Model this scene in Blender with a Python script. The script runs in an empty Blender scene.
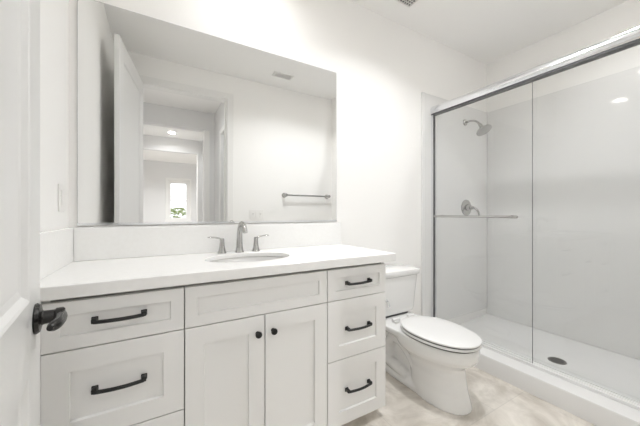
import bpy, bmesh, math, random
from mathutils import Vector, Matrix
random.seed(7)
PI = math.pi
S = bpy.context.scene
COL = S.collection

# ------------------------------------------------------------------ camera
CAM_Y, CAM_Z = -1.738, 1.146
cd = bpy.data.cameras.new('camera')
cd.sensor_width = 36.0
cd.sensor_fit = 'HORIZONTAL'
cd.lens = 280.55 / 640 * 36.0
cd.shift_y = 0.5 / 640
cd.clip_start = 0.01
cd.clip_end = 200
cam = bpy.data.objects.new('camera', cd)
cam.location = (0, CAM_Y, CAM_Z)
cam.rotation_euler = (PI / 2, 0, -math.radians(30))
COL.objects.link(cam)
S.camera = cam

# ------------------------------------------------------------------ exposure, sky
S.view_settings.view_transform = 'Standard'
S.view_settings.look = 'None'
S.view_settings.exposure = -0.13
S.view_settings.gamma = 1.0
S.view_settings.use_curve_mapping = False
S.cycles.max_bounces = 16
S.cycles.diffuse_bounces = 10
S.cycles.glossy_bounces = 8
S.cycles.transparent_max_bounces = 16
S.cycles.sample_clamp_indirect = 6.0
S.cycles.use_denoising = True

W = bpy.data.worlds.new('world')
S.world = W
W.use_nodes = True
wn = W.node_tree
bg = wn.nodes['Background']
sky = wn.nodes.new('ShaderNodeTexSky')
sky.sky_type = 'HOSEK_WILKIE'
sky.turbidity = 4.0
sky.sun_direction = Vector((0.5, 0.4, 0.75)).normalized()
hs = wn.nodes.new('ShaderNodeHueSaturation')
hs.inputs['Saturation'].default_value = 0.25
wn.links.new(sky.outputs[0], hs.inputs['Color'])
wn.links.new(hs.outputs[0], bg.inputs[0])
bg.inputs[1].default_value = 26.0

# rooms
XL, XR, YB, YF, ZC = -0.364, 3.10, 0.0, -1.66, 2.766
YS = -1.53         # end wall of the shower
# ceiling lights, some added for fill: (x, y, watts, where it stands)
LAMPS = [
    (0.50, -0.42, 4.2, 150, 'round recessed ceiling light above the sink'),
    (1.42, -0.84, 12.6, 135, 'round recessed ceiling light above the floor before the toilet'),
    (2.44, -1.15, 5.3, 130, 'added round recessed ceiling light, out of view, brightening the shower'),  # added outside the view to brighten the shower
    (0.24, -2.15, 5.0, 150, 'added round recessed ceiling light, out of view, giving fill from the entry just outside the bathroom door'),  # added fill from the camera side, hidden from the mirror
    (0.24, -4.60, 6.0, 150, 'round recessed ceiling light in the hallway seen lit in the mirror'),
    (0.24, -6.00, 70.0, 150, 'added round recessed ceiling light, out of view, brightening the far room with the window'),  # added unseen lamp lifting the brightness of the far room
]
LAMP_COLOR = (0.965, 0.978, 1.0)

# ------------------------------------------------------------------ materials
def mat(name, color, rough=0.5, metal=0.0, spec=0.5, coat=0.0, bump=None, noise=None):
    m = bpy.data.materials.new(name)
    m.use_nodes = True
    nt = m.node_tree
    b = nt.nodes['Principled BSDF']
    b.inputs['Base Color'].default_value = (*color, 1)
    b.inputs['Roughness'].default_value = rough
    b.inputs['Metallic'].default_value = metal
    b.inputs['Specular IOR Level'].default_value = spec
    if coat:
        b.inputs['Coat Weight'].default_value = coat
        b.inputs['Coat Roughness'].default_value = 0.05
    tc = nt.nodes.new('ShaderNodeTexCoord')
    if noise:
        sc, c2 = noise
        n = nt.nodes.new('ShaderNodeTexNoise')
        n.inputs['Scale'].default_value = sc
        n.inputs['Detail'].default_value = 5
        r = nt.nodes.new('ShaderNodeValToRGB')
        r.color_ramp.elements[0].color = (*color, 1)
        r.color_ramp.elements[1].color = (*c2, 1)
        r.color_ramp.elements[0].position = 0.35
        r.color_ramp.elements[1].position = 0.7
        nt.links.new(tc.outputs['Object'], n.inputs['Vector'])
        nt.links.new(n.outputs['Fac'], r.inputs[0])
        nt.links.new(r.outputs[0], b.inputs['Base Color'])
    if bump:
        sc, st = bump
        n = nt.nodes.new('ShaderNodeTexNoise')
        n.inputs['Scale'].default_value = sc
        n.inputs['Detail'].default_value = 3
        bp = nt.nodes.new('ShaderNodeBump')
        bp.inputs['Strength'].default_value = st
        bp.inputs['Distance'].default_value = 0.002
        nt.links.new(tc.outputs['Object'], n.inputs['Vector'])
        nt.links.new(n.outputs['Fac'], bp.inputs['Height'])
        nt.links.new(bp.outputs[0], b.inputs['Normal'])
    return m

M = {}
M['wall'] = mat('wall_paint', (0.90, 0.892, 0.876), 0.6, spec=0.3, bump=(260, 0.06))
M['ceil'] = mat('ceiling_paint', (0.91, 0.903, 0.89), 0.8, spec=0.2, bump=(260, 0.06))
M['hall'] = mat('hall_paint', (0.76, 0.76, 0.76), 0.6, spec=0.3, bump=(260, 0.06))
M['trim'] = mat('trim_paint', (0.84, 0.835, 0.82), 0.35)
M['door'] = mat('door_paint', (0.76, 0.76, 0.752), 0.32)
M['cab'] = mat('cabinet_paint', (0.80, 0.797, 0.785), 0.38, bump=(300, 0.03))
M['front_shade'] = mat('front_gap_shade', (0.30, 0.295, 0.28), 0.6)  # dark colour puts shade into the gaps between drawers and doors
M['quartz'] = mat('quartz', (0.88, 0.878, 0.868), 0.22, noise=(55, (0.86, 0.856, 0.842)))
M['porcelain'] = mat('porcelain', (0.84, 0.838, 0.828), 0.10, coat=0.4)
M['sinkp'] = mat('sink_porcelain', (0.86, 0.857, 0.845), 0.10, coat=0.4)
M['seat'] = mat('seat_plastic', (0.80, 0.798, 0.79), 0.22)
M['gap'] = mat('gap_shade_fill', (0.10, 0.10, 0.10), 0.6)  # dark colour for the shade in the toilet's gaps
M['acrylic'] = mat('shower_panel', (0.78, 0.778, 0.77), 0.05, spec=0.55)
M['pan'] = mat('shower_pan', (0.79, 0.788, 0.782), 0.18)
M['chrome'] = mat('chrome', (0.84, 0.85, 0.87), 0.17, metal=1.0)
M['satin'] = mat('satin_aluminium', (0.88, 0.88, 0.875), 0.3, metal=0.15)
M['nickel'] = mat('nickel', (0.50, 0.495, 0.485), 0.2, metal=1.0)
M['black'] = mat('matte_black_metal', (0.018, 0.018, 0.018), 0.38, metal=0.3)
M['bronze'] = mat('dark_lever_metal', (0.035, 0.034, 0.033), 0.25, metal=0.7)
M['mirror'] = mat('mirror_silver', (0.90, 0.905, 0.90), 0.0, metal=1.0)
M['edge'] = mat('mirror_edge', (0.32, 0.33, 0.33), 0.3)
M['plate'] = mat('switch_plastic', (0.86, 0.85, 0.83), 0.3)
M['slot'] = mat('slot_dark', (0.05, 0.05, 0.05), 0.6)
M['vent'] = mat('vent_metal', (0.78, 0.77, 0.75), 0.4)
M['ventin'] = mat('vent_inside', (0.12, 0.12, 0.12), 0.8)
M['seal'] = mat('dark_seal', (0.08, 0.08, 0.085), 0.4)
M['drain'] = mat('drain_metal', (0.16, 0.155, 0.15), 0.35, metal=0.8)
M['leaf'] = mat('leaf', (0.15, 0.20, 0.06), 0.6, noise=(9, (0.34, 0.38, 0.14)))
M['siding'] = mat('siding', (0.80, 0.80, 0.80), 0.7)
M['soil'] = mat('soil', (0.35, 0.30, 0.25), 0.9)

def lamp_mat():
    m = bpy.data.materials.new('lamp_lens')
    m.use_nodes = True
    b = m.node_tree.nodes['Principled BSDF']
    b.inputs['Base Color'].default_value = (0.9, 0.9, 0.88, 1)
    b.inputs['Emission Color'].default_value = (1, 0.95, 0.88, 1)
    b.inputs['Emission Strength'].default_value = 40
    return m
M['lens'] = lamp_mat()

def glass_mat(name, tint, rough=0.0):
    m = bpy.data.materials.new(name)
    m.use_nodes = True
    nt = m.node_tree
    nt.nodes.clear()
    o = nt.nodes.new('ShaderNodeOutputMaterial')
    mx = nt.nodes.new('ShaderNodeMixShader')
    fr = nt.nodes.new('ShaderNodeFresnel')
    ge = nt.nodes.new('ShaderNodeNewGeometry')      # index 1.5 entering the pane, the same reflectance leaving it
    ior = nt.nodes.new('ShaderNodeMath')
    ior.operation = 'MULTIPLY_ADD'
    ior.inputs[1].default_value = 1 / 1.5 - 1.5
    ior.inputs[2].default_value = 1.5
    nt.links.new(ge.outputs['Backfacing'], ior.inputs[0])
    nt.links.new(ior.outputs[0], fr.inputs[0])
    t = nt.nodes.new('ShaderNodeBsdfTransparent')
    t.inputs[0].default_value = (*tint, 1)
    g = nt.nodes.new('ShaderNodeBsdfGlossy')
    g.inputs['Roughness'].default_value = rough
    nt.links.new(fr.outputs[0], mx.inputs[0])
    nt.links.new(t.outputs[0], mx.inputs[1])
    nt.links.new(g.outputs[0], mx.inputs[2])
    nt.links.new(mx.outputs[0], o.inputs[0])
    return m
M['glass'] = glass_mat('clear_glass', (0.965, 0.968, 0.966))

def floor_mat():
    m = bpy.data.materials.new('floor_tile')
    m.use_nodes = True
    nt = m.node_tree
    L = nt.links.new
    b = nt.nodes['Principled BSDF']
    b.inputs['Roughness'].default_value = 0.35
    tc = nt.nodes.new('ShaderNodeTexCoord')
    mp = nt.nodes.new('ShaderNodeMapping')
    mp.inputs['Location'].default_value = (0.13, 0.22, 0)
    L(tc.outputs['Object'], mp.inputs['Vector'])
    br = nt.nodes.new('ShaderNodeTexBrick')
    br.offset = 0.5
    br.inputs['Color1'].default_value = (0.74, 0.70, 0.645, 1)
    br.inputs['Color2'].default_value = (0.70, 0.665, 0.615, 1)
    br.inputs['Mortar'].default_value = (0.62, 0.59, 0.545, 1)
    br.inputs['Scale'].default_value = 1.0
    br.inputs['Mortar Size'].default_value = 0.002
    br.inputs['Brick Width'].default_value = 0.61
    br.inputs['Row Height'].default_value = 0.61
    L(mp.outputs[0], br.inputs['Vector'])
    n = nt.nodes.new('ShaderNodeTexNoise')
    n.inputs['Scale'].default_value = 3.2
    n.inputs['Detail'].default_value = 7
    n.inputs['Roughness'].default_value = 0.62
    n.inputs['Distortion'].default_value = 1.1
    L(tc.outputs['Object'], n.inputs['Vector'])
    r = nt.nodes.new('ShaderNodeValToRGB')
    r.color_ramp.elements[0].position = 0.38
    r.color_ramp.elements[0].color = (0.74, 0.72, 0.69, 1)
    r.color_ramp.elements[1].position = 0.62
    r.color_ramp.elements[1].color = (1.12, 1.12, 1.12, 1)
    L(n.outputs['Fac'], r.inputs[0])
    mx = nt.nodes.new('ShaderNodeMix')
    mx.data_type = 'RGBA'
    mx.blend_type = 'MULTIPLY'
    mx.inputs[0].default_value = 1.0
    L(br.outputs['Color'], mx.inputs[6])
    L(r.outputs[0], mx.inputs[7])
    L(mx.outputs[2], b.inputs['Base Color'])
    return m
M['floor'] = floor_mat()

# ------------------------------------------------------------------ mesh helpers
def bm_new():
    return bmesh.new()

def merge(bm, other, mtx=None):
    me = bpy.data.meshes.new('tmp')
    other.to_mesh(me)
    other.free()
    if mtx is not None:
        me.transform(mtx)
    bm.from_mesh(me)
    bpy.data.meshes.remove(me)

def box(bm, x0, x1, y0, y1, z0, z1, bev=0.0, seg=2):
    t = bmesh.new()
    vs = [t.verts.new((x, y, z)) for x in (x0, x1) for y in (y0, y1) for z in (z0, z1)]
    for f in ((0, 1, 3, 2), (4, 6, 7, 5), (0, 4, 5, 1), (2, 3, 7, 6), (0, 2, 6, 4), (1, 5, 7, 3)):
        t.faces.new([vs[i] for i in f])
    if bev:
        bmesh.ops.bevel(t, geom=list(t.edges), offset=bev, segments=seg, profile=0.5, affect='EDGES')
    bmesh.ops.recalc_face_normals(t, faces=list(t.faces))
    merge(bm, t)
    return bm

def frame_dirs(d):
    d = d.normalized()
    a = Vector((0, 0, 1)) if abs(d.z) < 0.9 else Vector((1, 0, 0))
    u = d.cross(a).normalized()
    return u, u.cross(d).normalized()

def tube(bm, pts, rad, n=14, sy=1.0):
    """A round tube along pts; rad is a number or one radius for each point; sy flattens it along the second direction."""
    pts = [Vector(p) for p in pts]
    if not isinstance(rad, (list, tuple)):
        rad = [rad] * len(pts)
    t = bmesh.new()
    rings = []
    u = v = None
    for i, p in enumerate(pts):
        d = (pts[min(i + 1, len(pts) - 1)] - pts[max(i - 1, 0)]).normalized()
        if u is None:
            u, v = frame_dirs(d)
        else:
            u = (u - d * u.dot(d)).normalized()
            v = u.cross(d).normalized()
        rings.append([t.verts.new(p + (u * math.cos(2 * PI * k / n) + v * sy * math.sin(2 * PI * k / n)) * rad[i]) for k in range(n)])
    for a, b in zip(rings, rings[1:]):
        for k in range(n):
            t.faces.new((a[k], a[(k + 1) % n], b[(k + 1) % n], b[k]))
    t.faces.new(list(reversed(rings[0])))
    t.faces.new(rings[-1])
    bmesh.ops.recalc_face_normals(t, faces=list(t.faces))
    merge(bm, t)
    return bm

def lathe(bm, prof, origin=(0, 0, 0), axis=(0, 0, 1), n=32, sx=1.0, sy=1.0):
    """Revolve (radius, height) pairs about an axis through origin."""
    t = bmesh.new()
    rings = []
    for r, h in prof:
        if r < 1e-6:
            rings.append([t.verts.new((0, 0, h))])
        else:
            rings.append([t.verts.new((sx * r * math.cos(2 * PI * k / n), sy * r * math.sin(2 * PI * k / n), h)) for k in range(n)])
    for a, b in zip(rings, rings[1:]):
        if len(a) == 1 and len(b) == 1:
            continue
        for k in range(n):
            k2 = (k + 1) % n
            if len(a) == 1:
                t.faces.new((a[0], b[k], b[k2]))
            elif len(b) == 1:
                t.faces.new((a[k], a[k2], b[0]))
            else:
                t.faces.new((a[k], a[k2], b[k2], b[k]))
    if len(rings[0]) > 1:
        t.faces.new(list(reversed(rings[0])))
    if len(rings[-1]) > 1:
        t.faces.new(rings[-1])
    bmesh.ops.recalc_face_normals(t, faces=list(t.faces))
    q = Vector((0, 0, 1)).rotation_difference(Vector(axis).normalized()).to_matrix().to_4x4()
    merge(bm, t, Matrix.Translation(origin) @ q)
    return bm

def loft(bm, rings, cap=True):
    t = bmesh.new()
    rr = [[t.verts.new(p) for p in r] for r in rings]
    n = len(rr[0])
    for a, b in zip(rr, rr[1:]):
        for k in range(n):
            t.faces.new((a[k], a[(k + 1) % n], b[(k + 1) % n], b[k]))
    if cap:
        t.faces.new(list(reversed(rr[0])))
        t.faces.new(rr[-1])
    bmesh.ops.recalc_face_normals(t, faces=list(t.faces))
    merge(bm, t)
    return bm

def arc(p0, p1, p2, n=10):
    p0, p1, p2 = Vector(p0), Vector(p1), Vector(p2)
    return [(1 - t) ** 2 * p0 + 2 * t * (1 - t) * p1 + t * t * p2 for t in (i / n for i in range(n + 1))]

def obj(name, bm, m, parent=None, smooth=None, label=None):
    me = bpy.data.meshes.new(name)
    bm.to_mesh(me)
    bm.free()
    o = bpy.data.objects.new(name, me)
    me.materials.append(m)
    COL.objects.link(o)
    if parent is not None:
        o.parent = parent
        o.matrix_parent_inverse = parent_world(parent).inverted()
    if smooth:
        for p in me.polygons:
            p.use_smooth = True
        if smooth is not True:
            me.set_sharp_from_angle(angle=math.radians(smooth))
    if label:
        o['label'] = label
    return o

def parent_world(o):
    m = Matrix.LocRotScale(o.location, o.rotation_euler, o.scale)
    if o.parent is not None:
        m = parent_world(o.parent) @ o.matrix_parent_inverse @ m
    return m

def tag(o, label, cat, group=None, kind=None):
    o['label'] = label
    o['category'] = cat
    if group:
        o['group'] = group
    if kind:
        o['kind'] = kind
    return o

def thing(name, label, cat, loc=(0, 0, 0), group=None):
    o = bpy.data.objects.new(name, None)
    o.empty_display_size = 0.1
    COL.objects.link(o)
    o.location = loc
    return tag(o, label, cat, group)

def struct(name, bm, m, parent=None, smooth=None):
    o = obj(name, bm, m, parent, smooth)
    if parent is None:
        o['kind'] = 'structure'
    return o

# ------------------------------------------------------------------ bathroom shell
struct('floor', box(bm_new(), -2.2, XR + 0.1, -8.5, 0.1, -0.06, 0.0), M['floor'])
struct('ceiling', box(bm_new(), -2.2, XR + 0.1, -8.5, 0.1, ZC, ZC + 0.06), M['ceil'])
struct('wall_back', box(bm_new(), XL - 0.1, XR + 0.1, 0.0, 0.1, 0, ZC), M['wall'])
struct('wall_left', box(bm_new(), XL - 0.1, XL, YF - 0.12, 0.0, 0, ZC), M['wall'])
struct('wall_right', box(bm_new(), XR, XR + 0.1, YF - 0.12, 0.0, 0, ZC), M['wall'])
OX0, OX1, OZ = -0.165, 0.695, 2.475       # the doorway
b = bm_new()
box(b, XL, OX0 - 0.02, YF - 0.12, YF, 0, ZC)
box(b, OX1 + 0.02, XR, YF - 0.12, YF, 0, ZC)
box(b, 2.145, XR, YF, YS, 0, ZC)
box(b, OX0 - 0.02, OX1 + 0.02, YF - 0.12, YF, OZ + 0.02, ZC)
struct('wall_front', b, M['wall'])
# door frame: jambs and casing
b = bm_new()
box(b, OX0 - 0.02, OX0, YF - 0.12, YF, 0, OZ + 0.02)
box(b, OX1, OX1 + 0.02, YF - 0.12, YF, 0, OZ + 0.02)
box(b, OX0, OX1, YF - 0.12, YF, OZ, OZ + 0.02)
box(b, OX1 - 0.012, OX1, YF - 0.08, YF - 0.045, 0, OZ, 0.002)
for ys in ((YF, YF + 0.014), (YF - 0.134, YF - 0.12)):
    box(b, OX0 - 0.075, OX0 - 0.006, ys[0], ys[1], 0, OZ + 0.075, 0.003)
    box(b, OX1 + 0.006, OX1 + 0.075, ys[0], ys[1], 0, OZ + 0.075, 0.003)
    box(b, OX0 - 0.006, OX1 + 0.006, ys[0], ys[1], OZ + 0.006, OZ + 0.075, 0.003)
struct('trim_1', b, M['trim'])
# baseboards
struct('baseboard_back', box(bm_new(), 1.16, 2.04, -0.014, 0.0, 0, 0.13, 0.003), M['trim'])
struct('baseboard_front', box(bm_new(), OX1 + 0.08, 2.04, YF, YF + 0.014, 0, 0.13, 0.003), M['trim'])
struct('baseboard_left', box(bm_new(), XL, XL + 0.014, YF + 0.016, -0.58, 0, 0.13, 0.003), M['trim'])

# ------------------------------------------------------------------ hallway behind the doorway (seen in the mirror)
y0, y1, y2, y3 = YF - 0.12, -3.09, -5.06, -8.30
b = bm_new()
box(b, -0.55, -0.45, y2, y0, 0, ZC)
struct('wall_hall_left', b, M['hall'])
b = bm_new()
box(b, 0.80, 0.90, y1, -2.55, 0, ZC)
box(b, 0.80, 0.90, -1.95, y0, 0, ZC)
box(b, 0.80, 0.90, -2.55, -1.95, 2.30, ZC)
box(b, 0.86, 0.96, y2, y1, 0, ZC)
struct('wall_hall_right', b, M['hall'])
b = bm_new()
box(b, -0.45, -0.30, y1 - 0.12, y1, 0, ZC)
box(b, 0.66, 0.86, y1 - 0.12, y1, 0, ZC)
box(b, -0.30, 0.66, y1 - 0.12, y1, 2.475, ZC)
box(b, -2.10, -0.28, y2 - 0.12, y2, 0, ZC)
box(b, 0.78, 2.10, y2 - 0.12, y2, 0, ZC)
box(b, -0.28, 0.78, y2 - 0.12, y2, 2.475, ZC)
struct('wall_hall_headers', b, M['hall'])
b = bm_new()
box(b, 0.64, 0.66, y1 - 0.13, y1 + 0.012, 0, 2.475)
box(b, 0.66, 0.72, y1, y1 + 0.012, 0, 2.475, 0.003)
box(b, 0.76, 0.78, y2 - 0.13, y2 + 0.012, 0, 2.475)
struct('trim_2', b, M['trim'])
b = bm_new()
WX0, WX1, WZ0, WZ1 = 0.26, 0.88, 0.92, 2.20     # window opening in the far wall
box(b, -2.1, WX0, y3 - 0.12, y3, 0, ZC)
box(b, WX1, 2.1, y3 - 0.12, y3, 0, ZC)
box(b, WX0, WX1, y3 - 0.12, y3, 0, WZ0)
box(b, WX0, WX1, y3 - 0.12, y3, WZ1, ZC)
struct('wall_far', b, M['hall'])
b = bm_new()
box(b, -2.2, -2.1, y3, y2 - 0.12, 0, ZC)
box(b, 2.1, 2.2, y3, y2 - 0.12, 0, ZC)
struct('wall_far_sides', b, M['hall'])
# window
b = bm_new()
box(b, WX0 - 0.06, WX0, y3, y3 + 0.02, WZ0 - 0.06, WZ1 + 0.07, 0.003)
box(b, WX1, WX1 + 0.06, y3, y3 + 0.02, WZ0 - 0.06, WZ1 + 0.07, 0.003)
box(b, WX0, WX1, y3, y3 + 0.02, WZ1, WZ1 + 0.07, 0.003)
box(b, WX0 - 0.08, WX1 + 0.08, y3, y3 + 0.04, WZ0 - 0.04, WZ0, 0.003)
for x in (WX0, WX1 - 0.09):
    box(b, x, x + 0.09, y3 - 0.08, y3 - 0.03, WZ0, WZ1)
for z, dz in ((WZ0, 0.09), ((WZ0 + WZ1) / 2, 0.025), (WZ1 - 0.10, 0.10)):
    box(b, WX0 + 0.09, WX1 - 0.09, y3 - 0.08, y3 - 0.03, z, z + dz)
w = struct('window_1', b, M['trim'])
obj('window_glass', box(bm_new(), WX0 + 0.05, WX1 - 0.05, y3 - 0.058, y3 - 0.052, WZ0 + 0.05, WZ1 - 0.05), M['glass'], w)
# closed door in the hallway's right wall
b = bm_new()
box(b, 0.83, 0.865, -2.54, -1.96, 0.01, 2.29, 0.002)
for z0_, z1_ in ((0.2, 0.85), (1.0, 2.15)):
    box(b, 0.822, 0.832, -2.44, -2.06, z0_, z1_, 0.003)
struct('door_2', b, M['door'])
b = bm_new()
for yy in ((-2.62, -2.55), (-1.95, -1.88)):
    box(b, 0.785, 0.80, yy[0], yy[1], 0, 2.37, 0.003)
box(b, 0.785, 0.80, -2.55, -1.95, 2.30, 2.37, 0.003)
struct('trim_3', b, M['trim'])
# outside the window: neighbour's wall and a shrub
struct('ground', box(bm_new(), -8, 8, -16, y3 - 0.12, -0.2, -0.02), M['soil'])
b = bm_new()
for i in range(16):
    z = i * 0.2
    loft(b, [[(-5, -13.3, z), (6, -13.3, z), (6, -13.27, z), (-5, -13.27, z)],
             [(-5, -13.3, z + 0.2), (6, -13.3, z + 0.2), (6, -13.295, z + 0.2), (-5, -13.295, z + 0.2)]])
tag(obj('neighbour_wall', b, M['siding']), 'white horizontal board siding of the house seen beyond the window', 'house wall', kind='structure')
b = bm_new()
for i in range(420):
    a, rr, zz = random.uniform(0, 2 * PI), random.random() ** 0.4, random.random()
    rad = 0.55 * math.sqrt(max(0.05, 1 - (zz - 0.35) ** 2 * 1.9)) * rr
    c = Vector((0.62 + 1.1 * rad * math.cos(a), -9.7 + rad * math.sin(a), 0.1 + 1.25 * zz))
    d = Vector((random.gauss(0, 1), random.gauss(0, 1), random.gauss(0.5, 0.8))).normalized()
    u_, v_ = frame_dirs(d)
    l, wd = random.uniform(0.06, 0.11), random.uniform(0.025, 0.045)
    vs = [b.verts.new(c + u_ * l), b.verts.new(c + v_ * wd + d * 0.01), b.verts.new(c - u_ * l), b.verts.new(c - v_ * wd + d * 0.01)]
    b.faces.new(vs)
sh = thing('shrub', 'leafy green shrub outside the window, seen far away in the mirror', 'shrub', (0.62, -9.7, -0.02))
obj('foliage', b, M['leaf'], sh)
b = bm_new()
for k in range(5):
    a = k * 1.3
    tube(b, [(0.62, -9.7, -0.05), (0.62 + 0.12 * math.cos(a), -9.7 + 0.12 * math.sin(a), 0.4), (0.62 + 0.3 * math.cos(a), -9.7 + 0.3 * math.sin(a), 0.9)], [0.02, 0.014, 0.006], 8)
obj('stem', b, M['soil'], sh)

# ------------------------------------------------------------------ shower base, surround and glass doors
CX = 2.05          # front face of the kerb
GX = 2.20          # plane of the glass doors
sb = thing('shower_tray', 'low white shower pan with a raised kerb along the tiled floor', 'shower tray', (2.6, -0.77, 0))
b = bm_new()
rings = [[(x, -0.002, z), (x, YS + 0.002, z)] for x, z in ()]
prof = [(CX, 0.0), (CX, 0.105), (CX + 0.004, 0.115), (CX + 0.014, 0.12), (CX + 0.26, 0.12), (CX + 0.275, 0.115), (CX + 0.30, 0.055),
        (2.40, 0.042), (2.62, 0.034), (3.0, 0.046), (XR - 0.012, 0.06), (XR - 0.012, 0.0)]
loft(b, [[(x, YS + 0.003, z) for x, z in prof], [(x, -0.003, z) for x, z in prof]])
obj('pan', b, M['pan'], sb, 35)
b = bm_new()
lathe(b, [(0.0, 0.0), (0.056, 0.0), (0.056, 0.004), (0.050, 0.006), (0.0, 0.006)], (2.605, -0.80, 0.0345), n=32)
dr = obj('drain', b, M['drain'], sb, 35, 'round dark metal drain grate in the shower floor')
b = bm_new()
for i in range(-3, 4):
    hw = math.sqrt(0.042 ** 2 - (i * 0.012) ** 2)
    box(b, 2.605 - hw, 2.605 + hw, -0.80 + i * 0.012 - 0.003, -0.80 + i * 0.012 + 0.003, 0.0405, 0.0415)
obj('grate_slot', b, M['slot'], dr)

su = thing('shower_surround', 'glossy white panels lining the shower walls above the pan', 'shower surround', (2.6, -0.77, 0.06))
SZ = 2.24
b = bm_new()
box(b, 2.10, XR - 0.012, -0.012, -0.001, 0.121, SZ, 0.002)
obj('panel', b, M['acrylic'], su)
b = bm_new()
box(b, XR - 0.012, XR - 0.001, YS + 0.013, -0.013, 0.061, SZ, 0.002)
obj('panel', b, M['acrylic'], su)
b = bm_new()
box(b, 2.15, XR - 0.012, YS + 0.001, YS + 0.012, 0.121, SZ, 0.002)
obj('panel', b, M['acrylic'], su)
b = bm_new()
box(b, 2.055, 2.10, -0.018, -0.001, 0.121, SZ, 0.004)
obj('edge_strip', b, M['acrylic'], su)

fr = thing('shower_door_frame', 'polished chrome header rail, side jambs and bottom track around the glass shower doors', 'shower door frame', (GX, -0.77, 0.12))
ya, yb = -0.013, YS + 0.013
b = bm_new()
hp = []
for k in range(13):                                  # rounded outer side of the header
    a = -PI / 2 + PI * k / 12
    hp.append((GX - 0.012 - 0.022 * math.cos(a), 2.092 + 0.034 * math.sin(a)))
hp += [(GX + 0.03, 2.126), (GX + 0.03, 2.058)]
loft(b, [[(x, ya, z) for x, z in hp], [(x, yb, z) for x, z in hp]])
obj('header_rail', b, M['chrome'], fr, 40)
obj('header_seal', box(bm_new(), GX - 0.022, GX + 0.028, yb, ya, 2.048, 2.058), M['seal'], fr)
for yj0, yj1 in ((ya - 0.022, ya), (yb, yb + 0.022)):
    jb = obj('jamb', box(bm_new(), GX - 0.024, GX + 0.028, yj0, yj1, 0.121, 2.048, 0.003), M['chrome'], fr)
obj('jamb_seal', box(bm_new(), GX - 0.018, GX - 0.002, ya - 0.029, ya - 0.0225, 0.135, 2.047), M['seal'], fr)
b = bm_new()
box(b, GX - 0.03, GX + 0.034, yb + 0.023, ya - 0.023, 0.121, 0.133, 0.003)
box(b, GX - 0.03, GX - 0.024, yb + 0.023, ya - 0.023, 0.130, 0.138, 0.002)
box(b, GX - 0.002, GX + 0.002, yb + 0.023, ya - 0.023, 0.130, 0.137, 0.0008)
box(b, GX + 0.030, GX + 0.034, yb + 0.023, ya - 0.023, 0.130, 0.137, 0.0008)
obj('bottom_track', b, M['satin'], fr)

d1 = thing('shower_door', 'sliding clear glass shower door with a chrome towel bar, nearer the toilet', 'shower door', (GX - 0.012, -0.43, 0.135), 'sliding glass shower doors')
p1 = obj('glass_pane', box(bm_new(), GX - 0.015, GX - 0.009, -0.815, -0.044, 0.136, 2.047), M['glass'], d1)
obj('pane_edge', box(bm_new(), GX - 0.0155, GX - 0.0085, -0.8165, -0.8155, 0.136, 2.047), M['seal'], d1)
b = bm_new()
zb, xb_ = 1.122, GX - 0.062
tube(b, [(xb_, -0.075, zb), (xb_, -0.745, zb)], 0.009, 14)
for yy in (-0.13, -0.69):
    tube(b, [(xb_, yy, zb), (GX - 0.015, yy, zb)], 0.006, 12)
    lathe(b, [(0, 0), (0.013, 0), (0.013, 0.005), (0, 0.005)], (GX - 0.0155, yy, zb), (-1, 0, 0), 18)
for yy, s in ((-0.075, 1), (-0.745, -1)):
    lathe(b, [(0.0075, -0.03), (0.0105, -0.026), (0.0105, -0.004), (0.007, 0.004), (0, 0.005)], (xb_, yy, zb), (0, s, 0), 16)
obj('towel_bar', b, M['nickel'], d1, 35)
d2 = thing('shower_door', 'plain sliding clear glass shower door, the one farther from the toilet', 'shower door', (GX + 0.012, -1.2, 0.135), 'sliding glass shower doors')
obj('glass_pane', box(bm_new(), GX + 0.011, GX + 0.017, -1.49, -0.802, 0.136, 2.047), M['glass'], d2)

# shower head and valve on the back panel
t = thing('showerhead', 'brushed metal shower head on a bent arm high on the shower wall', 'shower head', (2.69, -0.012, 2.06))
b = bm_new()
lathe(b, [(0, 0), (0.032, 0), (0.030, 0.006), (0.018, 0.014), (0, 0.014)], (2.69, -0.0125, 2.066), (0, -1, 0), 28)
obj('flange', b, M['nickel'], t, 35)
b = bm_new()
pth = [Vector((2.69, -0.02, 2.066))] + arc((2.69, -0.06, 2.066), (2.69, -0.13, 2.066), (2.69, -0.168, 2.0), 8)
tube(b, pth, 0.0105, 14)
obj('arm', b, M['nickel'], t, True)
b = bm_new()
hd = Vector((0, -0.52, -0.85)).normalized()
lathe(b, [(0.011, -0.02), (0.017, -0.012), (0.017, 0.012), (0.026, 0.028), (0.066, 0.052), (0.070, 0.058), (0.070, 0.068), (0.064, 0.071), (0, 0.071)], (2.69, -0.172, 1.992), hd, 32)
obj('head', b, M['nickel'], t, 40)
t = thing('shower_valve', 'round metal shower valve plate with a single lever at hip height', 'shower valve', (2.71, -0.012, 1.2))
b = bm_new()
lathe(b, [(0, 0), (0.082, 0), (0.080, 0.006), (0.060, 0.012), (0.034, 0.016), (0.030, 0.045), (0.024, 0.05), (0, 0.05)], (2.71, -0.0125, 1.205), (0, -1, 0), 36)
obj('escutcheon', b, M['nickel'], t, 35)
b = bm_new()
tube(b, [(2.71, -0.055, 1.205), (2.71, -0.085, 1.205)], [0.02, 0.017], 18)
tube(b, arc((2.71, -0.075, 1.205), (2.715, -0.135, 1.205), (2.72, -0.14, 1.12), 8), [0.014, 0.013, 0.012, 0.011, 0.0105, 0.010, 0.009, 0.009, 0.008], 12)
obj('lever', b, M['nickel'], t, True)

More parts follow.
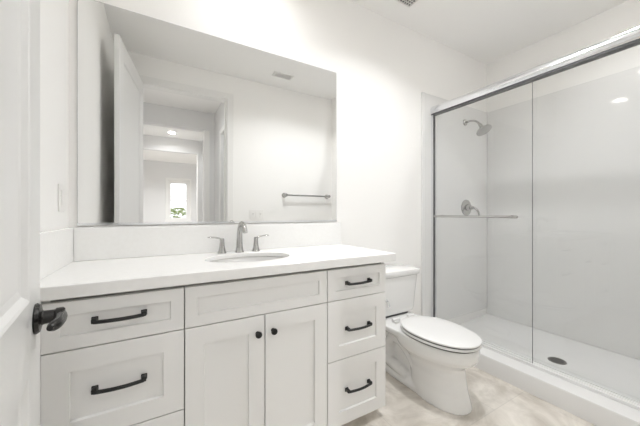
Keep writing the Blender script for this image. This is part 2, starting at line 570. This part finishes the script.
# ------------------------------------------------------------------ vanity cabinet
FY = -0.55                                # face of drawers and doors
VX0, VX1 = -0.317, 1.118
VT, VB = 0.872, 0.058
cab = thing('vanity_cabinet', 'long white shaker bathroom vanity cabinet with black pulls under the countertop', 'cabinet', ((VX0 + VX1) / 2, -0.28, 0))
b = bm_new()
box(b, VX0, VX0 + 0.018, FY + 0.021, -0.002, VB, VT)
box(b, VX1 - 0.018, VX1, FY + 0.021, -0.002, VB, VT)
box(b, VX0 + 0.018, VX1 - 0.018, FY + 0.021, -0.002, VB, VB + 0.018)
box(b, VX0 + 0.018, VX1 - 0.018, -0.012, -0.002, VB + 0.018, VT)
box(b, XL + 0.001, VX0, FY, FY + 0.021, VB, VT)
box(b, XL + 0.001, VX0, FY + 0.021, FY + 0.04, VB, VT)
obj('body', b, M['cab'], cab)
b = bm_new()
box(b, VX0 + 0.018, VX1 - 0.018, FY + 0.024, FY + 0.034, VB + 0.018, VT)  # sheet behind the fronts, darkened to act as gap shade
obj('face_backing', b, M['front_shade'], cab, label='dark sheet standing in for shade in the narrow gaps')
obj('toe_kick', box(bm_new(), VX0 + 0.01, VX1 - 0.012, FY + 0.085, -0.02, 0.0, VB), M['cab'], cab)

def shaker(x0, x1, z0, z1, bx, bz, y=FY, th=0.02, dep=0.009, ch=0.0022):
    """Front with a recessed flat panel: border bx wide at the sides and bz above and below."""
    b = bmesh.new()
    e = 0.0015
    def ring(xa, xb, za, zb, yy):
        return [b.verts.new(p) for p in ((xa, yy, za), (xb, yy, za), (xb, yy, zb), (xa, yy, zb))]
    R = [ring(x0, x1, z0, z1, y + th), ring(x0, x1, z0, z1, y + e), ring(x0 + e, x1 - e, z0 + e, z1 - e, y),
         ring(x0 + bx - ch, x1 - bx + ch, z0 + bz - ch, z1 - bz + ch, y),
         ring(x0 + bx, x1 - bx, z0 + bz, z1 - bz, y + dep * 0.75), ring(x0 + bx + 0.0005, x1 - bx - 0.0005, z0 + bz + 0.0005, z1 - bz - 0.0005, y + dep)]
    for p, q in zip(R, R[1:]):
        for k in range(4):
            b.faces.new((p[k], p[(k + 1) % 4], q[(k + 1) % 4], q[k]))
    b.faces.new(R[0])
    b.faces.new(R[-1])
    bmesh.ops.recalc_face_normals(b, faces=list(b.faces))
    return b

def pull(xc, zc, y, L, parent):
    b = bm_new()
    for s in (-1, 1):
        x = xc + s * L / 2
        box(b, x - 0.0075, x + 0.0075, y - 0.027, y, zc - 0.008, zc + 0.008, 0.003)
        box(b, x - 0.0095, x + 0.0095, y - 0.006, y, zc - 0.010, zc + 0.010, 0.002)
    n = 14
    pts = [(xc + (k / n - 0.5) * L, y - 0.023 - 0.009 * math.sin(PI * k / n), zc - 0.003) for k in range(n + 1)]
    tube(b, pts, 0.0064, 10)
    return obj('drawer_pull', b, M['black'], parent, 35, 'matte black bow pull')

G = 0.002
XS1, XSM, XS2 = 0.0875, 0.407, 0.7287
ZS1, ZS2 = 0.7034, 0.3982
# drawers: left bank, right bank (each three high)
for x0, x1, xc, zs, bx, L in ((VX0 - 0.0015, XS1, -0.1135, (0.790, 0.558, 0.236), (0.046, 0.070, 0.070), 0.140), (XS2, VX1 - 0.001, 0.923, (0.785, 0.549, 0.231), (0.047, 0.070, 0.070), 0.146)):
    for (z0, z1), zc, bx_, bz in zip(((ZS1, VT - 0.008), (ZS2, ZS1), (VB, ZS2)), zs, bx, (0.046, 0.071, 0.071)):
        d = obj('drawer', shaker(x0 + G, x1 - G, z0 + G, z1 - G, bx_, bz), M['cab'], cab)
        pull(xc, zc, FY + 0.009, L, d)
obj('false_front', shaker(XS1 + G, XS2 - G, ZS1 + G, VT - 0.008 - G, 0.046, 0.046), M['cab'], cab)
for x0, x1, xk in ((XS1, XSM, XSM - 0.034), (XSM, XS2, XSM + 0.036)):
    d = obj('cabinet_door', shaker(x0 + G, x1 - G, VB + G, ZS1 - G, 0.071, 0.072), M['cab'], cab)
    b = bm_new()
    lathe(b, [(0, 0), (0.009, 0), (0.007, 0.006), (0.006, 0.012), (0.0135, 0.017), (0.0145, 0.022), (0.0125, 0.027), (0.006, 0.029), (0, 0.0292)], (xk, FY + 0.0005, 0.627), (0, -1, 0), 24)
    obj('knob', b, M['black'], d, 40, 'round matte black knob')

# ------------------------------------------------------------------ countertop
CT, CB, CF = 0.920, 0.876, -0.570
SX, SY, SA, SBb = 0.413, -0.285, 0.215, 0.160
ct = thing('countertop', 'white quartz vanity countertop with an oval sink cut-out', 'countertop', (0.4, -0.28, CB))
b = bmesh.new()
xa, xb2 = XL + 0.001, 1.176
NN = 64
def rect_pt(a):
    c, s = math.cos(a), math.sin(a)
    best = 1e9
    for lim, comp, off in ((xb2, c, SX), (xa, c, SX)):
        if abs(c) > 1e-9 and (lim - SX) / c > 0:
            best = min(best, (lim - SX) / c)
    for lim in (-0.001, CF):
        if abs(s) > 1e-9 and (lim - SY) / s > 0:
            best = min(best, (lim - SY) / s)
    return (SX + best * c, SY + best * s)
angs = [2 * PI * k / NN for k in range(NN)]
for cx_, cy_ in ((xb2, -0.001), (xa, -0.001), (xa, CF), (xb2, CF)):
    a = math.atan2(cy_ - SY, cx_ - SX) % (2 * PI)
    i = min(range(NN), key=lambda k: abs(angs[k] - a))
    angs[i] = a
EV = 0.003
def inset(p, e):
    return (min(max(p[0], xa + e), xb2 - e), min(max(p[1], CF + e), -0.001 - e))
rim_o = [rect_pt(a) for a in angs]
ell = [(SX + SA * math.cos(a), SY + SBb * math.sin(a)) for a in angs]
ell2 = [(SX + (SA + 0.003) * math.cos(a), SY + (SBb + 0.003) * math.sin(a)) for a in angs]
ell3 = [(SX + SA * 1.22 * math.cos(a), SY + SBb * 1.22 * math.sin(a)) for a in angs]
layers = [[(*p, CB) for p in ell3], [(*p, CT - 0.021) for p in ell3], [(*p, CT - 0.021) for p in ell], [(*p, CT - 0.003) for p in ell], [(*p, CT) for p in ell2],
          [(*inset(p, EV), CT) for p in rim_o], [(*p, CT - EV) for p in rim_o], [(*p, CB + EV) for p in rim_o], [(*inset(p, EV), CB) for p in rim_o]]
L_ = [[b.verts.new(p) for p in r] for r in layers]
for p, q in zip(L_, L_[1:] + L_[:1]):
    for k in range(NN):
        b.faces.new((p[k], p[(k + 1) % NN], q[(k + 1) % NN], q[k]))
bmesh.ops.recalc_face_normals(b, faces=list(b.faces))
obj('slab', b, M['quartz'], ct)
SPT = 1.080
bs = obj('backsplash', box(bm_new(), XL + 0.021, xb2 - 0.002, -0.020, -0.001, CT + 0.0005, SPT, 0.002), M['quartz'])
tag(bs, 'long low white quartz backsplash standing behind the sink below the mirror', 'backsplash')
bs = obj('side_splash', box(bm_new(), XL + 0.001, XL + 0.020, CF + 0.01, -0.001, CT + 0.0005, SPT, 0.002), M['quartz'])
tag(bs, 'short white quartz splash on the side wall under the light switch', 'backsplash')

# sink
sk = thing('sink', 'oval white porcelain undermount sink in the countertop', 'sink', (SX, SY, CB))
b = bm_new()
def ering(f, z):
    return [(SX + (SA + 0.010) * f * math.cos(a), SY + (SBb + 0.010) * f * math.sin(a), z) for a in [2 * PI * k / 56 for k in range(56)]]
ST_ = CT - 0.0215
inner = [ering(1.0, ST_ - 0.001), ering(0.985, ST_ - 0.02), ering(0.95, ST_ - 0.06), ering(0.86, ST_ - 0.105), ering(0.70, ST_ - 0.135), ering(0.45, ST_ - 0.148), ering(0.15, ST_ - 0.152)]
outer = [ering(0.15, ST_ - 0.165), ering(0.5, ST_ - 0.162), ering(0.78, ST_ - 0.145), ering(0.93, ST_ - 0.11), ering(1.02, ST_ - 0.06), ering(1.06, ST_ - 0.02), ering(1.12, ST_ - 0.012), ering(1.12, ST_ - 0.001)]
loft(b, outer + inner, cap=False)
obj('basin', b, M['sinkp'], sk, True)
b = bm_new()
lathe(b, [(0, 0), (0.031, 0), (0.033, 0.004), (0.026, 0.005), (0.024, 0.009), (0, 0.010)], (SX, SY, ST_ - 0.153), n=24)
obj('drain', b, M['nickel'], sk, 35)

# faucet: gooseneck spout and two lever handles
fc = thing('faucet', 'brushed nickel widespread faucet with an arched spout and two lever handles', 'faucet', (0.413, -0.085, CT))
b = bm_new()
lathe(b, [(0, 0), (0.027, 0), (0.027, 0.005), (0.0225, 0.011), (0.0195, 0.03)], (0.413, -0.080, CT), n=24)
sp = [Vector((0.413, -0.080, CT + 0.012)), Vector((0.413, -0.080, CT + 0.05)), Vector((0.413, -0.082, CT + 0.09))] + \
    arc((0.413, -0.086, CT + 0.118), (0.413, -0.105, CT + 0.182), (0.413, -0.155, CT + 0.166), 8) + arc((0.413, -0.172, CT + 0.160), (0.413, -0.196, CT + 0.146), (0.413, -0.205, CT + 0.122), 4)
rr = [0.0202, 0.0182, 0.0162] + [0.0152 - 0.0003 * i for i in range(9)] + [0.0128, 0.0128, 0.013, 0.0135, 0.0135]
tube(b, sp, rr, 18)
obj('spout', b, M['nickel'], fc, 45)
for s in (-1, 1):
    hx = 0.413 + s * 0.098
    b = bm_new()
    lathe(b, [(0, 0), (0.025, 0), (0.025, 0.005), (0.0205, 0.012), (0.0155, 0.035), (0.0125, 0.065), (0.0128, 0.078), (0.0095, 0.085), (0, 0.086)], (hx, -0.080, CT), n=24)
    h = obj('handle', b, M['nickel'], fc, 45)
    b = bm_new()
    tube(b, arc((hx, -0.080, CT + 0.077), (hx + s * 0.02, -0.080, CT + 0.092), (hx + s * 0.078, -0.085, CT + 0.093), 8), [0.009, 0.0088, 0.0085, 0.008, 0.0075, 0.0075, 0.0075, 0.007, 0.004], 12, 0.6)
    obj('lever', b, M['nickel'], h, True)

# ------------------------------------------------------------------ mirror
mi = thing('wall_mirror', 'large frameless rectangular mirror on the wall above the sink', 'mirror', (0.4, 0, 1.09))
MX0, MX1, MZ0, MZ1 = -0.333, 1.140, 1.094, 2.184
obj('glass', box(bm_new(), MX0 + 0.0015, MX1 - 0.0015, -0.007, -0.0062, MZ0 + 0.0015, MZ1 - 0.0015), M['mirror'], mi)
obj('edge', box(bm_new(), MX0, MX1, -0.006, -0.0005, MZ0, MZ1), M['edge'], mi)
obj('bottom_channel', box(bm_new(), MX0, MX1, -0.011, -0.0075, MZ0 - 0.006, MZ0 + 0.006, 0.001), M['chrome'], mi)

# ------------------------------------------------------------------ toilet
TX = 1.540
to = thing('toilet', 'white two-piece toilet with closed lid beside the vanity cabinet', 'toilet', (TX, -0.4, 0))
NP = 48
def egg(l0, l1, hw, z, wide=0.42, pw=2.15):
    """A horizontal ring from distance l0 to l1 off the back wall, widest at the share `wide` of its length from the back."""
    pts = []
    lm = l0 + (l1 - l0) * wide
    for k in range(NP):
        a = 2 * PI * k / NP
        c, s = math.cos(a), math.sin(a)
        cx_ = math.copysign(abs(c) ** (2 / pw), c)
        sx_ = math.copysign(abs(s) ** (2 / pw), s)
        l = lm + (l1 - lm) * sx_ if s >= 0 else lm + (lm - l0) * sx_
        pts.append((TX + hw * cx_, -l, z))
    return pts
b = bm_new()
loft(b, [egg(0.385, 0.778, 0.128, 0.0, 0.5), egg(0.385, 0.774, 0.126, 0.02, 0.5), egg(0.38, 0.754, 0.119, 0.09, 0.5), egg(0.37, 0.740, 0.117, 0.17, 0.5), egg(0.35, 0.736, 0.122, 0.215, 0.5),
         egg(0.33, 0.742, 0.132, 0.235, 0.47), egg(0.31, 0.768, 0.150, 0.257, 0.44), egg(0.285, 0.797, 0.170, 0.280, 0.42), egg(0.27, 0.814, 0.181, 0.305, 0.42), egg(0.26, 0.820, 0.184, 0.34, 0.42), egg(0.26, 0.815, 0.180, 0.372, 0.42)])
# rear deck under the tank
loft(b, [egg(0.12, 0.42, 0.085, 0.27, 0.5, 4), egg(0.06, 0.45, 0.150, 0.315, 0.5, 4), egg(0.04, 0.46, 0.180, 0.34, 0.5, 4), egg(0.035, 0.46, 0.183, 0.372, 0.5, 4)])
# narrow web and floor flange at the back, trapway bulging from the side
loft(b, [egg(0.13, 0.62, 0.120, 0.0, 0.5, 3.5), egg(0.13, 0.62, 0.118, 0.028, 0.5, 3.5), egg(0.17, 0.58, 0.075, 0.060, 0.5, 3.5), egg(0.13, 0.55, 0.050, 0.16, 0.5, 3.5), egg(0.10, 0.5, 0.052, 0.29, 0.5, 3.5)])
for s in (-1, 1):
    tp = arc((TX + s * 0.060, -0.46, 0.12), (TX + s * 0.066, -0.40, 0.22), (TX + s * 0.066, -0.32, 0.255), 6)[:-1] + \
        arc((TX + s * 0.066, -0.32, 0.255), (TX + s * 0.066, -0.23, 0.28), (TX + s * 0.062, -0.205, 0.20), 6)[:-1] + \
        arc((TX + s * 0.062, -0.205, 0.20), (TX + s * 0.055, -0.19, 0.10), (TX + s * 0.05, -0.24, 0.03), 6)
    tube(b, tp, 0.036, 14)
    tube(b, arc((TX + s * 0.075, -0.17, 0.075), (TX + s * 0.085, -0.28, 0.085), (TX + s * 0.085, -0.40, 0.055), 6), [0.028, 0.034, 0.037, 0.038, 0.037, 0.034, 0.028], 14)
bo = obj('bowl', b, M['porcelain'], to, True)
md = bo.modifiers.new('remesh', 'REMESH')
md.mode = 'VOXEL'
md.voxel_size = 0.0055
md.use_smooth_shade = True
md = bo.modifiers.new('smooth', 'SMOOTH')
md.factor = 0.5
md.iterations = 9
# bolt caps
for s in (-1, 1):
    b = bm_new()
    lathe(b, [(0.014, 0), (0.013, 0.012), (0.008, 0.02), (0, 0.022)], (TX + s * 0.090, -0.34, 0.082), n=18)
    obj('bolt_cap', b, M['seat'], to, True)
# seat and lid
def plate(l0, l1, hw, z0, z1, r, wide=0.44):
    b = bm_new()
    loft(b, [egg(l0 + r, l1 - r, hw - r, z0, wide), egg(l0 + r * 0.3, l1 - r * 0.3, hw - r * 0.3, z0 + r * 0.3, wide), egg(l0, l1, hw, z0 + r, wide), egg(l0, l1, hw, z1 - r, wide),
             egg(l0 + r * 0.3, l1 - r * 0.3, hw - r * 0.3, z1 - r * 0.3, wide), egg(l0 + r, l1 - r, hw - r, z1, wide)])
    return b
obj('seat', plate(0.320, 0.826, 0.185, 0.379, 0.393, 0.005), M['seat'], to, 60)
b = bm_new()
loft(b, [egg(0.33, 0.814, 0.177, 0.371, 0.44), egg(0.33, 0.814, 0.177, 0.3795, 0.44)])
loft(b, [egg(0.328, 0.820, 0.177, 0.3925, 0.44), egg(0.328, 0.820, 0.177, 0.4015, 0.44)])
obj('seat_gap_shade', b, M['gap'], to, label='thin dark fill standing in for shade between bowl, seat and lid')  # dark rings draw the shade between bowl, seat and lid
b = plate(0.322, 0.828, 0.183, 0.400, 0.413, 0.005)
loft(b, [egg(0.327, 0.823, 0.178, 0.4125, 0.44), egg(0.34, 0.798, 0.162, 0.4165, 0.44), egg(0.40, 0.75, 0.11, 0.4185, 0.40), egg(0.5, 0.65, 0.04, 0.419, 0.40)])
obj('lid', b, M['seat'], to, 50)
for s in (-1, 1):
    b = bm_new()
    tube(b, [(TX + s * 0.045, -0.278, 0.392), (TX + s * 0.105, -0.278, 0.392)], 0.013, 14)
    box(b, TX + s * 0.075 - 0.02, TX + s * 0.075 + 0.02, -0.300, -0.260, 0.370, 0.386, 0.003)
    obj('hinge', b, M['seat'], to, 40)
# tank
def rrect(x0, x1, l0, l1, z, r, n=6):
    pts = []
    for cx_, cl_, a0 in ((x1 - r, l1 - r, 0), (x0 + r, l1 - r, PI / 2), (x0 + r, l0 + r, PI), (x1 - r, l0 + r, 3 * PI / 2)):
        for k in range(n + 1):
            a = a0 + PI / 2 * k / n
            pts.append((cx_ + r * math.cos(a), -(cl_ + r * math.sin(a)), z))
    return pts
b = bm_new()
loft(b, [rrect(TX - 0.185, TX + 0.185, 0.050, 0.190, 0.386, 0.03), rrect(TX - 0.198, TX + 0.198, 0.036, 0.203, 0.394, 0.035), rrect(TX - 0.205, TX + 0.205, 0.03, 0.210, 0.42, 0.035),
         rrect(TX - 0.232, TX + 0.232, 0.025, 0.222, 0.672, 0.035)])
obj('tank', b, M['porcelain'], to, 50)
b = bm_new()
loft(b, [rrect(TX - 0.165, TX + 0.165, 0.055, 0.185, 0.371, 0.03), rrect(TX - 0.165, TX + 0.165, 0.055, 0.185, 0.387, 0.03)])
obj('tank_gasket_gap', b, M['gap'], to, label='dark gasket that also fills in the shaded gap between tank and bowl')  # gasket sheet, widened and dark to draw the shade under the tank
b = bm_new()
loft(b, [rrect(TX - 0.234, TX + 0.234, 0.022, 0.224, 0.6725, 0.035), rrect(TX - 0.244, TX + 0.244, 0.014, 0.234, 0.682, 0.038), rrect(TX - 0.246, TX + 0.246, 0.012, 0.238, 0.703, 0.04),
         rrect(TX - 0.242, TX + 0.242, 0.016, 0.234, 0.717, 0.04), rrect(TX - 0.225, TX + 0.225, 0.03, 0.215, 0.722, 0.04)])
obj('tank_lid', b, M['porcelain'], to, 50)
b = bm_new()
lx, lz = 1.432, 0.512
lathe(b, [(0, 0), (0.014, 0), (0.013, 0.006), (0.008, 0.01), (0.008, 0.02), (0, 0.02)], (lx, -0.2105, lz), (0, -1, 0), 18)
tube(b, arc((lx, -0.232, lz), (lx + 0.004, -0.238, lz - 0.02), (lx + 0.008, -0.234, lz - 0.045), 6), [0.008, 0.0075, 0.007, 0.007, 0.0075, 0.0085, 0.006], 12)
obj('flush_lever', b, M['chrome'], to, 40, 'small chrome flush lever')

# ------------------------------------------------------------------ bathroom door, standing open
DL, DH, DT = 0.853, 2.460, 0.032
dang = math.atan2(0.845, -0.117)
de = bpy.data.objects.new('door_1', None)
COL.objects.link(de)
de['kind'] = 'structure'
de['label'] = 'white panelled door standing open beside the camera with a dark lever handle'
de['category'] = 'door'
de.location = (-0.130, YF + 0.004, 0.008)
de.rotation_euler = (0, 0, dang)
def local_obj(name, b, m, smooth=None, label=None, parent=None):
    o = obj(name, b, m, None, smooth, label)
    o.parent = parent or de
    return o
b = bm_new()
ST = 0.125
PAN = ((0.22, 0.80), (0.955, DH - 0.13))
box(b, 0, ST, 0, DT, 0, DH, 0.0015)
box(b, DL - ST, DL, 0, DT, 0, DH, 0.0015)
for z0_, z1_ in ((0, PAN[0][0]), (PAN[0][1], PAN[1][0]), (PAN[1][1], DH)):
    box(b, ST, DL - ST, 0, DT, z0_, z1_)
leaf = local_obj('leaf', b, M['door'])
for z0_, z1_ in PAN:
    b = bmesh.new()
    def ring(i, yy):
        return [b.verts.new(p) for p in ((ST + i, yy, z0_ + i), (DL - ST - i, yy, z0_ + i), (DL - ST - i, yy, z1_ - i), (ST + i, yy, z1_ - i))]
    for sgn, f in ((1, 0.0), (-1, DT)):
        R = [ring(0, f), ring(0.006, f + sgn * 0.002), ring(0.016, f + sgn * 0.010), ring(0.030, f + sgn * 0.012)]
        for p, q in zip(R, R[1:]):
            for k in range(4):
                b.faces.new((p[k], p[(k + 1) % 4], q[(k + 1) % 4], q[k]))
        b.faces.new(R[-1])
    bmesh.ops.recalc_face_normals(b, faces=list(b.faces))
    local_obj('panel', b, M['door'], parent=leaf)
HZ = 0.903
hx = DL - 0.068
for s, yf in ((-1, 0.0), (1, DT)):
    b = bm_new()
    lathe(b, [(0, 0), (0.033, 0), (0.034, 0.003), (0.030, 0.009), (0.017, 0.012), (0.0125, 0.018), (0.0115, 0.030)], (hx, yf, HZ), (0, s, 0), 32)
    if s < 0:
        tube(b, [(hx, yf + s * 0.01, HZ), (hx, yf + s * 0.044, HZ)], [0.0155, 0.0140], 20)
        lathe(b, [(0.0145, 0), (0.0175, 0.003), (0.0175, 0.014), (0.014, 0.018), (0, 0.0185)], (hx, yf + s * 0.032, HZ), (0, s, 0), 22)
        tube(b, arc((hx + 0.002, yf + s * 0.041, HZ), (hx - 0.055, yf + s * 0.052, HZ + 0.001), (hx - 0.095, yf + s * 0.034, HZ + 0.001), 9),
             [0.012, 0.012, 0.0115, 0.011, 0.0105, 0.0105, 0.011, 0.011, 0.010, 0.006], 14)
    else:
        tube(b, [(hx, yf + 0.01, HZ), (hx, yf + 0.036, HZ)], [0.0125, 0.012], 18)
        tube(b, [(hx + 0.004, yf + 0.034, HZ), (hx - 0.06, yf + 0.036, HZ), (hx - 0.112, yf + 0.032, HZ - 0.008)], [0.010, 0.009, 0.007], 12)
    local_obj('door_lever', b, M['bronze'], 40, 'dark bronze lever handle')
for z in (0.22, 1.2, 2.2):
    b = bm_new()
    tube(b, [(-0.006, DT + 0.002, z), (-0.006, DT + 0.002, z + 0.09)], 0.006, 10)
    local_obj('hinge', b, M['bronze'])

# ------------------------------------------------------------------ wall fittings
t = thing('light_switch', 'white rocker light switch plate on the side wall beside the mirror', 'light switch', (XL, -0.135, 1.213))
obj('plate', box(bm_new(), XL + 0.0005, XL + 0.0065, -0.172, -0.098, 1.155, 1.272, 0.002), M['plate'], t)
obj('rocker', box(bm_new(), XL + 0.0065, XL + 0.0095, -0.152, -0.118, 1.180, 1.247, 0.001), M['plate'], t)
t = thing('wall_plate', 'white wide electrical plate on the wall opposite the mirror, seen reflected above the countertop', 'electrical plate', (1.05, YF, 1.13))
obj('plate', box(bm_new(), 0.967, 1.137, YF + 0.0005, YF + 0.0065, 1.074, 1.190, 0.002), M['plate'], t)
for k in range(3):
    xc = 1.052 + (k - 1) * 0.046
    r_ = obj('socket', box(bm_new(), xc - 0.016, xc + 0.016, YF + 0.0065, YF + 0.0090, 1.100, 1.165, 0.001), M['plate'], t)
    if k != 1:
        b = bm_new()
        for dx in (-0.006, 0.006):
            box(b, xc + dx - 0.0012, xc + dx + 0.0012, YF + 0.0088, YF + 0.0093, 1.138, 1.149)
        box(b, xc - 0.002, xc + 0.002, YF + 0.0088, YF + 0.0093, 1.128, 1.133)
        obj('slot', b, M['slot'], r_)
t = thing('towel_bar', 'long brushed nickel towel bar on the wall opposite the mirror', 'towel bar', (1.76, YF, 1.38))
tz, ty = 1.382, YF + 0.062
b = bm_new()
tube(b, [(1.395, ty, tz), (2.085, ty, tz)], 0.0105, 14)
obj('bar', b, M['nickel'], t, 40)
for x in (1.415, 2.06):
    b = bm_new()
    lathe(b, [(0, 0), (0.032, 0), (0.031, 0.006), (0.018, 0.014), (0.012, 0.03), (0.014, 0.046), (0.021, 0.05), (0.021, 0.074), (0.010, 0.078), (0, 0.079)], (x, YF + 0.0005, tz), (0, 1, 0), 24)
    obj('post', b, M['nickel'], t, 40)

def vent(name, label, cat, x0, x1, y0_, y1_, nx, ny, e=0.018):
    t = thing(name, label, cat, ((x0 + x1) / 2, (y0_ + y1_) / 2, ZC))
    b = bm_new()
    for q in ((x0, x0 + e, y0_, y1_), (x1 - e, x1, y0_, y1_), (x0 + e, x1 - e, y0_, y0_ + e), (x0 + e, x1 - e, y1_ - e, y1_)):
        box(b, *q, ZC - 0.010, ZC - 0.0005, 0.002)
    obj('frame', b, M['vent'], t)
    obj('backing', box(bm_new(), x0 + e, x1 - e, y0_ + e, y1_ - e, ZC - 0.002, ZC - 0.0005), M['ventin'], t)
    b = bm_new()
    for i in range(1, nx):
        x = x0 + e + (x1 - x0 - 2 * e) * i / nx
        box(b, x - 0.0025, x + 0.0025, y0_ + e, y1_ - e, ZC - 0.009, ZC - 0.003)
    for i in range(1, ny):
        y = y0_ + e + (y1_ - y0_ - 2 * e) * i / ny
        box(b, x0 + e, x1 - e, y - 0.0025, y + 0.0025, ZC - 0.009, ZC - 0.003)
    obj('slats', b, M['vent'], t)
vent('exhaust_fan', 'square slotted ceiling exhaust grille above the toilet, cut by the top of the photo', 'ceiling vent', 1.42, 1.704, -0.475, -0.185, 12, 12, 0.009)
vent('ceiling_vent', 'small oblong louvred ceiling vent reflected in the upper part of the mirror', 'ceiling vent', 1.150, 1.385, -1.40, -1.29, 1, 5)

# ------------------------------------------------------------------ ceiling lights
for x, y, wt, spread, label in LAMPS:
    t = thing('ceiling_light', label, 'ceiling light', (x, y, ZC), 'recessed ceiling lights')
    b = bm_new()
    lathe(b, [(0.062, 0), (0.085, 0), (0.085, -0.004), (0.078, -0.008), (0.066, -0.006), (0.062, 0)], (x, y, ZC - 0.0005), n=36)
    obj('trim_ring', b, M['trim'], t, 40)
    b = bm_new()
    lathe(b, [(0, 0), (0.0615, 0), (0.0615, -0.012), (0.056, -0.018), (0, -0.018)], (x, y, ZC - 0.0005), n=32)
    obj('lens', b, M['lens'], t, 40)
    ld = bpy.data.lights.new('ceiling_lamp', 'AREA')
    ld.shape = 'DISK'
    ld.size = 0.10
    ld.spread = math.radians(spread)
    ld.energy = wt
    ld.color = LAMP_COLOR
    lo = bpy.data.objects.new('ceiling_lamp', ld)
    COL.objects.link(lo)
    lo.location = (x, y, ZC - 0.0195)
    lo.parent = t
    lo.matrix_parent_inverse = parent_world(t).inverted()
